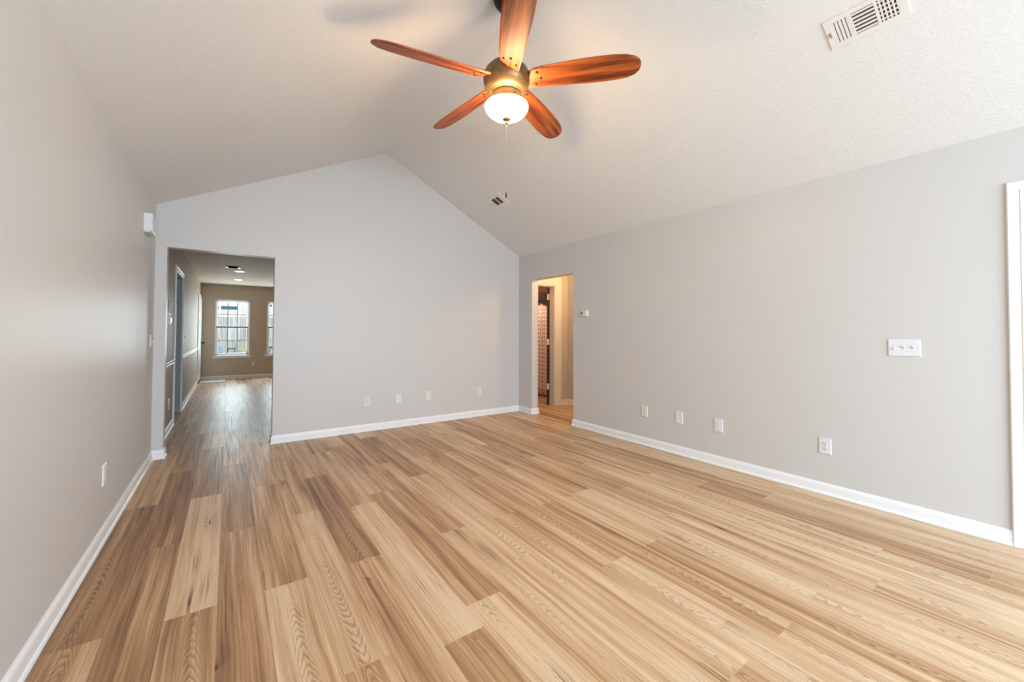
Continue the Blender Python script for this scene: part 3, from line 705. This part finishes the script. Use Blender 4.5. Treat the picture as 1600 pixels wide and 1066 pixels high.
# ------------------------------------------------------------------ outside, seen through the dining room windows
struct(finish('ground_1', boxes((-8, 9, DY+T, 24, -.30, -.16)), simple('patio_concrete', (206, 208, 206), .8, 0, .06, 2)), 'pale patio and yard outside the windows', 'ground') if False else None
gm = NT('winter_lawn'); o_ = gm.obj(); gm.base(gm.mix(gm.mapr(gm.noise(o_, 3, 5), .35, .65), lin((168, 172, 128)), lin((212, 208, 176))), .9)
g_ = struct(finish('ground', boxes((-8, 9, DY+T, 24, -.30, -.16)), gm.m), 'pale winter lawn outside the dining room windows', 'ground')
def picket_mat():
    t = NT('weathered_grey_wood'); o = t.obj(); sx = t.n('ShaderNodeSeparateXYZ'); t.l(o, sx.inputs[0])
    rnd = t.n('ShaderNodeObjectInfo').outputs['Random']
    n = t.noise(t.xyz(t.math('MULTIPLY', sx.outputs[0], 30), t.math('MULTIPLY', rnd, 30), t.math('MULTIPLY', sx.outputs[2], 1.6)), 1.2, 4)
    c = t.mix(t.mapr(n, .3, .7), lin((142, 140, 142)), lin((214, 210, 206)))
    c = t.mix(t.math('MULTIPLY', rnd, .45), c, lin((178, 176, 184)))
    t.base(c, .85); return t.m
M_picket = picket_mat()
FYD = 12.6
fence = thing('wood_fence', 'weathered grey picket fence behind the lawn', 'fence', (0, FYD, -.16))
pk = None
for k in range(44):
    x = -1.6+k*.142
    if pk is None:
        bm = bmesh.new(); prism(bm, [(-.066, 0), (.066, 0), (.066, 1.90), (.040, 1.94), (-.040, 1.94), (-.066, 1.90)], 'y', -.009, .009); q = pk = finish('picket', bm, M_picket, fence)
    else: q = pk.copy(); C.objects.link(q); q.parent = fence
    q.location = (x, R.uniform(-.002, .002), R.uniform(-.03, .02)); q.rotation_euler = (0, R.uniform(-.006, .006), 0)
for z in (.3, 1.0, 1.65): finish('fence_rail', boxes((-1.7, 4.6, .012, .05, z, z+.085)), M_picket, fence)
# neighbour's house
def siding():
    t = NT('lap_siding'); sx = t.n('ShaderNodeSeparateXYZ'); t.l(t.obj(), sx.inputs[0])
    fz = t.math('FRACT', t.math('MULTIPLY', sx.outputs[2], 7.2))
    t.base(t.mix(t.mapr(fz, .0, .10, 1, 0), lin((232, 230, 230)), lin((192, 190, 192))), .7); t.bump(fz, .6, .02); return t.m
hs = thing('neighbour_house', 'pale sided house beyond the fence', 'house', (0, 15.6, -.16))
finish('house_wall', boxes((-4, 6, 0, .2, 0, 4.4)), siding(), hs)
bm = bmesh.new(); prism(bm, [(-.5, 4.4), (.3, 4.4), (3.6, 6.2), (3.5, 6.4), (-.5, 4.5)], 'x', -4.3, 6.3); finish('roof', bm, simple('grey_shingle', (120, 120, 124), .9), hs)
hw_ = finish('house_window', boxes((-.75, 1.02, -.05, .0, 2.46, 2.56), (-.75, 1.02, -.05, .0, 2.00, 2.08), (.90, 1.02, -.05, .0, 2.08, 2.46), (.24, .31, -.05, 0, 2.08, 2.46), (-.75, -.68, -.05, 0, 2.08, 2.46)), M_trim, hs)
finish('pane', boxes((-.68, .24, -.03, -.004, 2.32, 2.46), (.31, .90, -.03, -.004, 2.32, 2.46)), simple('teal_glass', (62, 106, 120), .15), hw_)
finish('window_blind', boxes((-.68, .24, -.025, -.004, 2.08, 2.32), (.31, .90, -.025, -.004, 2.08, 2.32)), simple('pink_blind', (230, 218, 213), .8), hw_)
# covered grill, side tables, string lights
cv = thing('covered_grill', 'blue-grey covered grill outside the left window', 'grill', (.11, 10.0, -.16))
bm = bmesh.new()
lv = [(.37, .25, 0), (.36, .24, .60), (.325, .21, .90), (.28, .17, 1.02), (.20, .12, 1.05)]; rs = []
for a, b, z in lv: rs.append([bm.verts.new((a*(abs(math.cos(q)) ** .5)*(1 if math.cos(q) > 0 else -1), b*(abs(math.sin(q)) ** .5)*(1 if math.sin(q) > 0 else -1), z+.008*math.sin(5*q+z*9))) for q in [2*math.pi*(i+.5)/28 for i in range(28)]])
for A, B in zip(rs, rs[1:]):
    for i in range(28): bm.faces.new((A[i], A[(i+1) % 28], B[(i+1) % 28], B[i]))
bm.faces.new(rs[0][::-1]); bm.faces.new(rs[-1])
finish('grill_cover', bm, simple('blue_grey_cover', (150, 172, 190), .7, 0, .08), cv, 0, True)
finish('cover_strap', boxes((-.30, .30, -.262, -.23, .42, .45)), simple('strap_grey', (112, 128, 142), .8), cv)
M_tbl = simple('dark_teal_metal', (66, 82, 88), .5, .3)
def side_table(label, loc, w, hgt):
    t = thing('patio_stool', label, 'stool', loc, (0, 0, 0), 'patio stools')
    finish('seat', boxes((-w/2, w/2, -w/2, w/2, hgt-.03, hgt)), M_tbl, t, .004)
    for sx in (-1, 1):
        for sy in (-1, 1):
            bm = bmesh.new(); tube(bm, [(sx*w*.75, sy*w*.6, 0), (sx*w*.40, sy*w*.40, hgt-.03)], .013, 8); finish('leg', bm, M_tbl, t)
    return t
side_table('dark patio stool with splayed legs beside the covered grill', (.665, 10.1, -.16), .20, .88)
side_table('dark patio stool standing in front of the covered grill', (.265, 9.2, -.16), .11, .88)
sl = thing('string_lights', 'string of dark light bulbs hung outside the windows', 'string lights', (0, 9.0, 0))
pts = []; 
for i in range(41):
    f = i/40; x = -.6+f*3.6; pts.append((x, 0, 2.30-.10*math.sin(math.pi*((f*2.4) % 1.0))))
bm = bmesh.new(); tube(bm, [(-.08, DY+T-9.0+.002, 2.38), (-.3, -.8, 2.34)]+pts+[(3.3, -.7, 2.34), (3.5, DY+T-9.0+.002, 2.38)], .006, 6); finish('cord', bm, M_black, sl)
for x, dz in ((.31, 2.20), (.52, 2.21), (.70, 2.10), (1.10, 2.06), (1.62, 2.02), (1.85, 2.15)):
    zt = min(pts, key=lambda p: abs(p[0]-x))[2]
    bm = bmesh.new(); lathe(bm, [(.0, zt+.004), (.010, zt), (.010, dz+.03), (.018, dz+.02), (.022, dz-.01), (.016, dz-.035), (.0, dz-.042)], x, 0, 14, False, False); finish('bulb', bm, M_black, sl, 0, True)
pt = thing('patio_table', 'dark round patio table outside the right window', 'table', (1.78, 10.2, -.16))
bm = bmesh.new(); lathe(bm, [(.0, .86), (.26, .86), (.26, .90), (.0, .90)], 0, 0, 32, False, False); finish('table_top', bm, M_tbl, pt)
for q in range(4):
    a = q*H90+.5; bm = bmesh.new(); tube(bm, [(.24*math.cos(a), .24*math.sin(a), 0), (.14*math.cos(a), .14*math.sin(a), .87)], .014, 8); finish('leg', bm, M_tbl, pt)

# pale shrub in front of the fence
sh = thing('garden_shrub', 'pale green shrub in front of the fence, right part of left window', 'shrub', (1.12, 11.6, -.16))
bm = bmesh.new()
for i in range(9):
    a = R.uniform(0, 6.283); tube(bm, [(.03*math.cos(a), .03*math.sin(a), 0), (.12*math.cos(a), .12*math.sin(a), .35), (R.uniform(.1, .26)*math.cos(a+.3), R.uniform(.1, .26)*math.sin(a+.3), R.uniform(.6, .85))], .006, 5)
finish('stems', bm, simple('shrub_stem', (150, 132, 100), .9), sh)
bm = bmesh.new()
for i in range(900):
    u, v, w = R.uniform(-1, 1), R.uniform(-1, 1), R.uniform(-1, 1)
    if u*u+v*v+w*w > 1: continue
    c = Vector((u*.36, v*.34, .55+w*.46)); d = Vector((R.uniform(-1, 1), R.uniform(-1, 1), R.uniform(-.2, 1))).normalized(); q = d.orthogonal().normalized(); n_ = d.cross(q)
    L_ = R.uniform(.05, .085); vs = [bm.verts.new(c+d*a+q*b+n_*k) for a, b, k in ((0, 0, 0), (L_*.45, .016, .004), (L_, 0, 0), (L_*.45, -.016, .004))]
    bm.faces.new(vs)
finish('foliage', bm, simple('pale_leaf', (188, 194, 142), .7, 0, .2, 20), sh)
